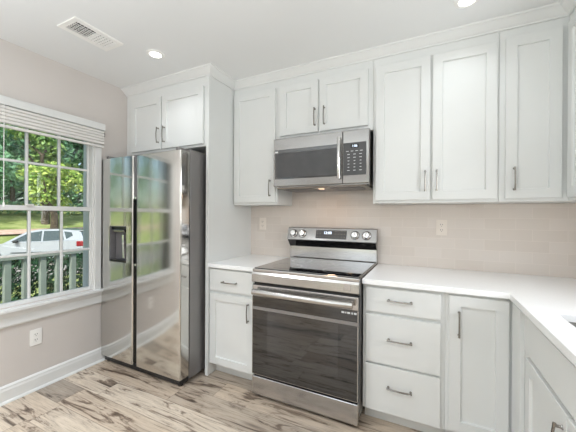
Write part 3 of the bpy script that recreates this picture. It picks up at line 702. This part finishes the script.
def tree(x, y, h, cr, mi, label, low=.35, n=2600, size=.17):
    z = terrain_z(x, y); r = root('tree', (x, y, z), label, 'tree', 'trees across the road')
    pts = [(x+random.uniform(-.1, .1)*k, y+random.uniform(-.1, .1)*k, z-.1+h*.8*k/5) for k in range(6)]
    m = MB().tube(pts, [.22, .18, .15, .12, .08, .04], 9)
    for k in range(6):
        a = random.uniform(0, 6.28); b = pts[2+k % 3]; m.tube([b, (b[0]+math.cos(a)*cr*.4, b[1]+math.sin(a)*cr*.4, b[2]+h*.12), (b[0]+math.cos(a)*cr*.75, b[1]+math.sin(a)*cr*.75, b[2]+h*.2)], [.08, .05, .02], 6)
    m.build('trunk', m_bark, r, True)
    m = MB()
    for k in range(14):
        a = random.uniform(0, 6.28); q = random.uniform(0, .75)*cr; zz = z+h*random.uniform(low, .9)
        s = cr*random.uniform(.35, .6)
        leaves(m, x+math.cos(a)*q, y+math.sin(a)*q, zz, s, s, s*.7, n//14, size, .3)
    m.build('crown', m_leaf[mi], r)
tree(-19, 2.6, 8, 2.4, 1, 'tall cool green tree at the left of the window view')
tree(-18.0, 6.8, 6.4, 1.8, 0, 'leafy mid green tree seen through the middle panes', .3)
tree(-14.6, 5.6, 4.4, 1.25, 2, 'small bright yellow-green tree catching the sun', .42, 2400, .12)
tree(-18.8, 11.3, 8, 2.2, 0, 'tall green tree at the right of the window view')
tree(-25.0, 6.5, 10, 3.0, 1, 'big tree standing on the grassy bank behind the middle one', .2, 3200, .22)
tree(-25.5, 14, 10, 3.2, 3, 'dark green tree at far right up the bank', .2, 3000, .22)
tree(-24.5, -1, 10, 3.2, 3, 'dark green tree at far left up the bank', .2, 3000, .22)
tree(-17.0, -2.6, 7, 2.2, 0, 'green tree beside the road at far left', .3)
tree(-31, 22, 12, 3.8, 1, 'distant pale green tree beyond the right one', .1, 3600, .34)
tree(-34, 2, 14, 4.2, 3, 'distant dark tree in the gap on the left', .03, 5200, .42)
tree(-34.5, 11.5, 14, 4.2, 1, 'distant tall tree in the gap on the right', .03, 5200, .42)
tree(-18, -9, 6.5, 2.6, 1, 'cool green tree across the road at far left, mirrored in the refrigerator', .15, 1500, .2)
tree(-24, -17, 8, 3.0, 0, 'mid green tree farther down the road, mirrored in the refrigerator', .15, 1500, .22)
def shrub_row(x0, x1, y0, y1, z0, z1, n, size, mi, name, label, cat):
    m = MB()
    for _ in range(n):
        c = Vector((random.uniform(x0, x1), random.uniform(y0, y1), z0+(z1-z0)*random.random()**.7))
        a = Vector((random.gauss(0, 1), random.gauss(0, 1), random.gauss(0, 1))).normalized(); b = a.orthogonal().normalized(); d = a.cross(b); s = size*random.uniform(.6, 1.3)
        m.bm.faces.new([m.bm.verts.new(c+v) for v in (-b*s, d*s*.5, b*s, -d*s*.5)])
    return tag(m.build(name, m_hedge if mi == 9 else m_leaf[mi]), label, cat)
shrub_row(-3.5, -2.6, -2.2, 3.4, -.40, .62, 15000, .036, 9, 'hedge', 'dark green clipped hedge behind the porch railing', 'hedge')
shrub_row(-21.2, -20.4, -12, 22, 1.35, 2.1, 6000, .12, 1, 'hedge', 'long low hedge on the grassy bank across the road', 'hedge')

shrub_row(-44, -40, -6, 50, 1.5, 19, 9500, .6, 1, 'distant_woodland', 'far belt of pale green woodland behind all the trees', 'woodland')['kind'] = 'structure'
shrub_row(-52, -49, -10, 60, 1.5, 22, 9500, .8, 3, 'distant_woodland', 'darkest and farthest belt of woodland behind the trees', 'woodland')['kind'] = 'structure'
def car():
    ang = math.radians(44); base = Vector((-11.8, 3.9, -.70))
    ch, sh = math.cos(ang), math.sin(ang)
    # local: x = across (+x towards house), y = length (+y rear), z up
    def T(p): return base+.95*Vector((p[0]*ch+p[1]*sh, -p[0]*sh+p[1]*ch, p[2]))
    r = root('parked_car', tuple(base), 'white hatchback car parked on the road outside the window', 'car')
    W = .86
    low = [(-1.95, .28), (-2.0, .5), (-1.96, .68), (-1.75, .80), (-.95, .93), (0, .95), (1.3, .98), (1.78, 1.0), (1.9, .85), (1.96, .6), (1.9, .3)]
    m = MB(T); bm = m.bm
    rows = []
    secs = [(-W*.97, .25), (-W, .6), (-W*.96, .93)]
    # body shell from side profile, cross-section narrowed at top
    def loop(xf, inset):
        return [bm.verts.new((xf*W*(1-(.04 if z > .9 else 0)), y*(1-inset), z)) for y, z in low]
    A = loop(-.93, .0); A2 = loop(-1, .025); B2 = loop(1, .025); B = loop(.93, 0)
    for P, Q in ((A2, B2),):
        pass
    n = len(low)
    for P, Q in ((A2, A), (A, B), (B, B2)):
        for i in range(n): bm.faces.new((P[i], P[(i+1) % n], Q[(i+1) % n], Q[i]))
    bm.faces.new(A2); bm.faces.new(B2[::-1])
    m.build('body', m_car, r, True)
    gh = [(-.95, .93), (-.25, 1.38), (.15, 1.47), (.8, 1.48), (1.45, 1.42), (1.62, 1.36), (1.78, 1.0)]
    m = MB(T); bm = m.bm
    def gl(s): return [bm.verts.new((s*(W-.03-(z-.93)*.28), y, z)) for y, z in gh]
    P, Q = gl(-1), gl(1); n = len(gh)
    for i in range(n): bm.faces.new((P[i], P[(i+1) % n], Q[(i+1) % n], Q[i]))
    bm.faces.new(P); bm.faces.new(Q[::-1]); m.build('roof', m_car, r, True)
    def side_glass(pts, name='side_window'):
        m = MB(T)
        for s in (1, -1):
            o = [m.bm.verts.new((s*(W-.03-(z-.93)*.28+.004), y, z)) for y, z in pts]; q = [m.bm.verts.new((s*(W-.03-(z-.93)*.28-.01), y, z)) for y, z in pts]
            m.bm.faces.new(o); m.bm.faces.new(q)
            for i in range(len(pts)): m.bm.faces.new((o[i], o[(i+1) % len(pts)], q[(i+1) % len(pts)], q[i]))
        m.build(name, m_carglass, r)
    side_glass([(-.72, .99), (-.2, 1.32), (.27, 1.41), (.27, .99)])
    side_glass([(.33, .99), (.33, 1.41), (.95, 1.41), (1.06, 1.02)])
    side_glass([(1.13, 1.06), (1.03, 1.38), (1.3, 1.34), (1.36, 1.2)])
    # windscreen and rear glass
    m = MB(T); a = .7; m.bm.faces.new([m.bm.verts.new(p) for p in ((-a, -.90, .97), (a, -.90, .97), (.62, -.27, 1.375), (-.62, -.27, 1.375))]); m.build('windscreen', m_carglass, r)
    m = MB(T); m.bm.faces.new([m.bm.verts.new(p) for p in ((-.68, 1.79, 1.02), (.68, 1.79, 1.02), (.62, 1.655, 1.33), (-.62, 1.655, 1.33))]); m.build('rear_window', m_carglass, r)
    MB(T).box(-.62, .62, 1.45, 1.72, 1.385, 1.42, .01).build('spoiler', m_car, r)
    for s in (-1, 1):
        MB(T).box(s*.6, s*.872, 1.50, 1.97, .74, .97, .04, 2).build('tail_lamp', m_red, r)
        MB(T).box(s*.86, s*1.0, -.6, -.45, .95, 1.06, .03, 2).build('door_mirror', m_slot if s > 0 else m_car, r)
    for s in (-1, 1):
        for wy in (-1.25, 1.25):
            w_ = MB(T).lathe([(.2, -.09), (.31, -.09), (.325, -.07), (.325, .07), (.31, .09), (.2, .09)], (s*.77, wy, .325), (1, 0, 0), 24).build('wheel', m_tyre, r, True)
            MB(T).lathe([(0, -.05), (.2, -.07), (.2, .07), (0, .05)], (s*.78, wy, .325), (1, 0, 0), 20).build('hub_cap', m_nickel, w_, True)
    m = MB(T)
    for y in (-.35, .3, 1.05): m.box(W*.962, W*.966+.002, y-.003, y+.003, .4, .93)
    m.box(W-.0, W+.012, -.7, 1.2, .52, .56, .004); m.build('side_moulding', m_slot, r)
car()

# clean helper property
for o in bpy.data.objects:
    if '_base' in o: del o['_base']
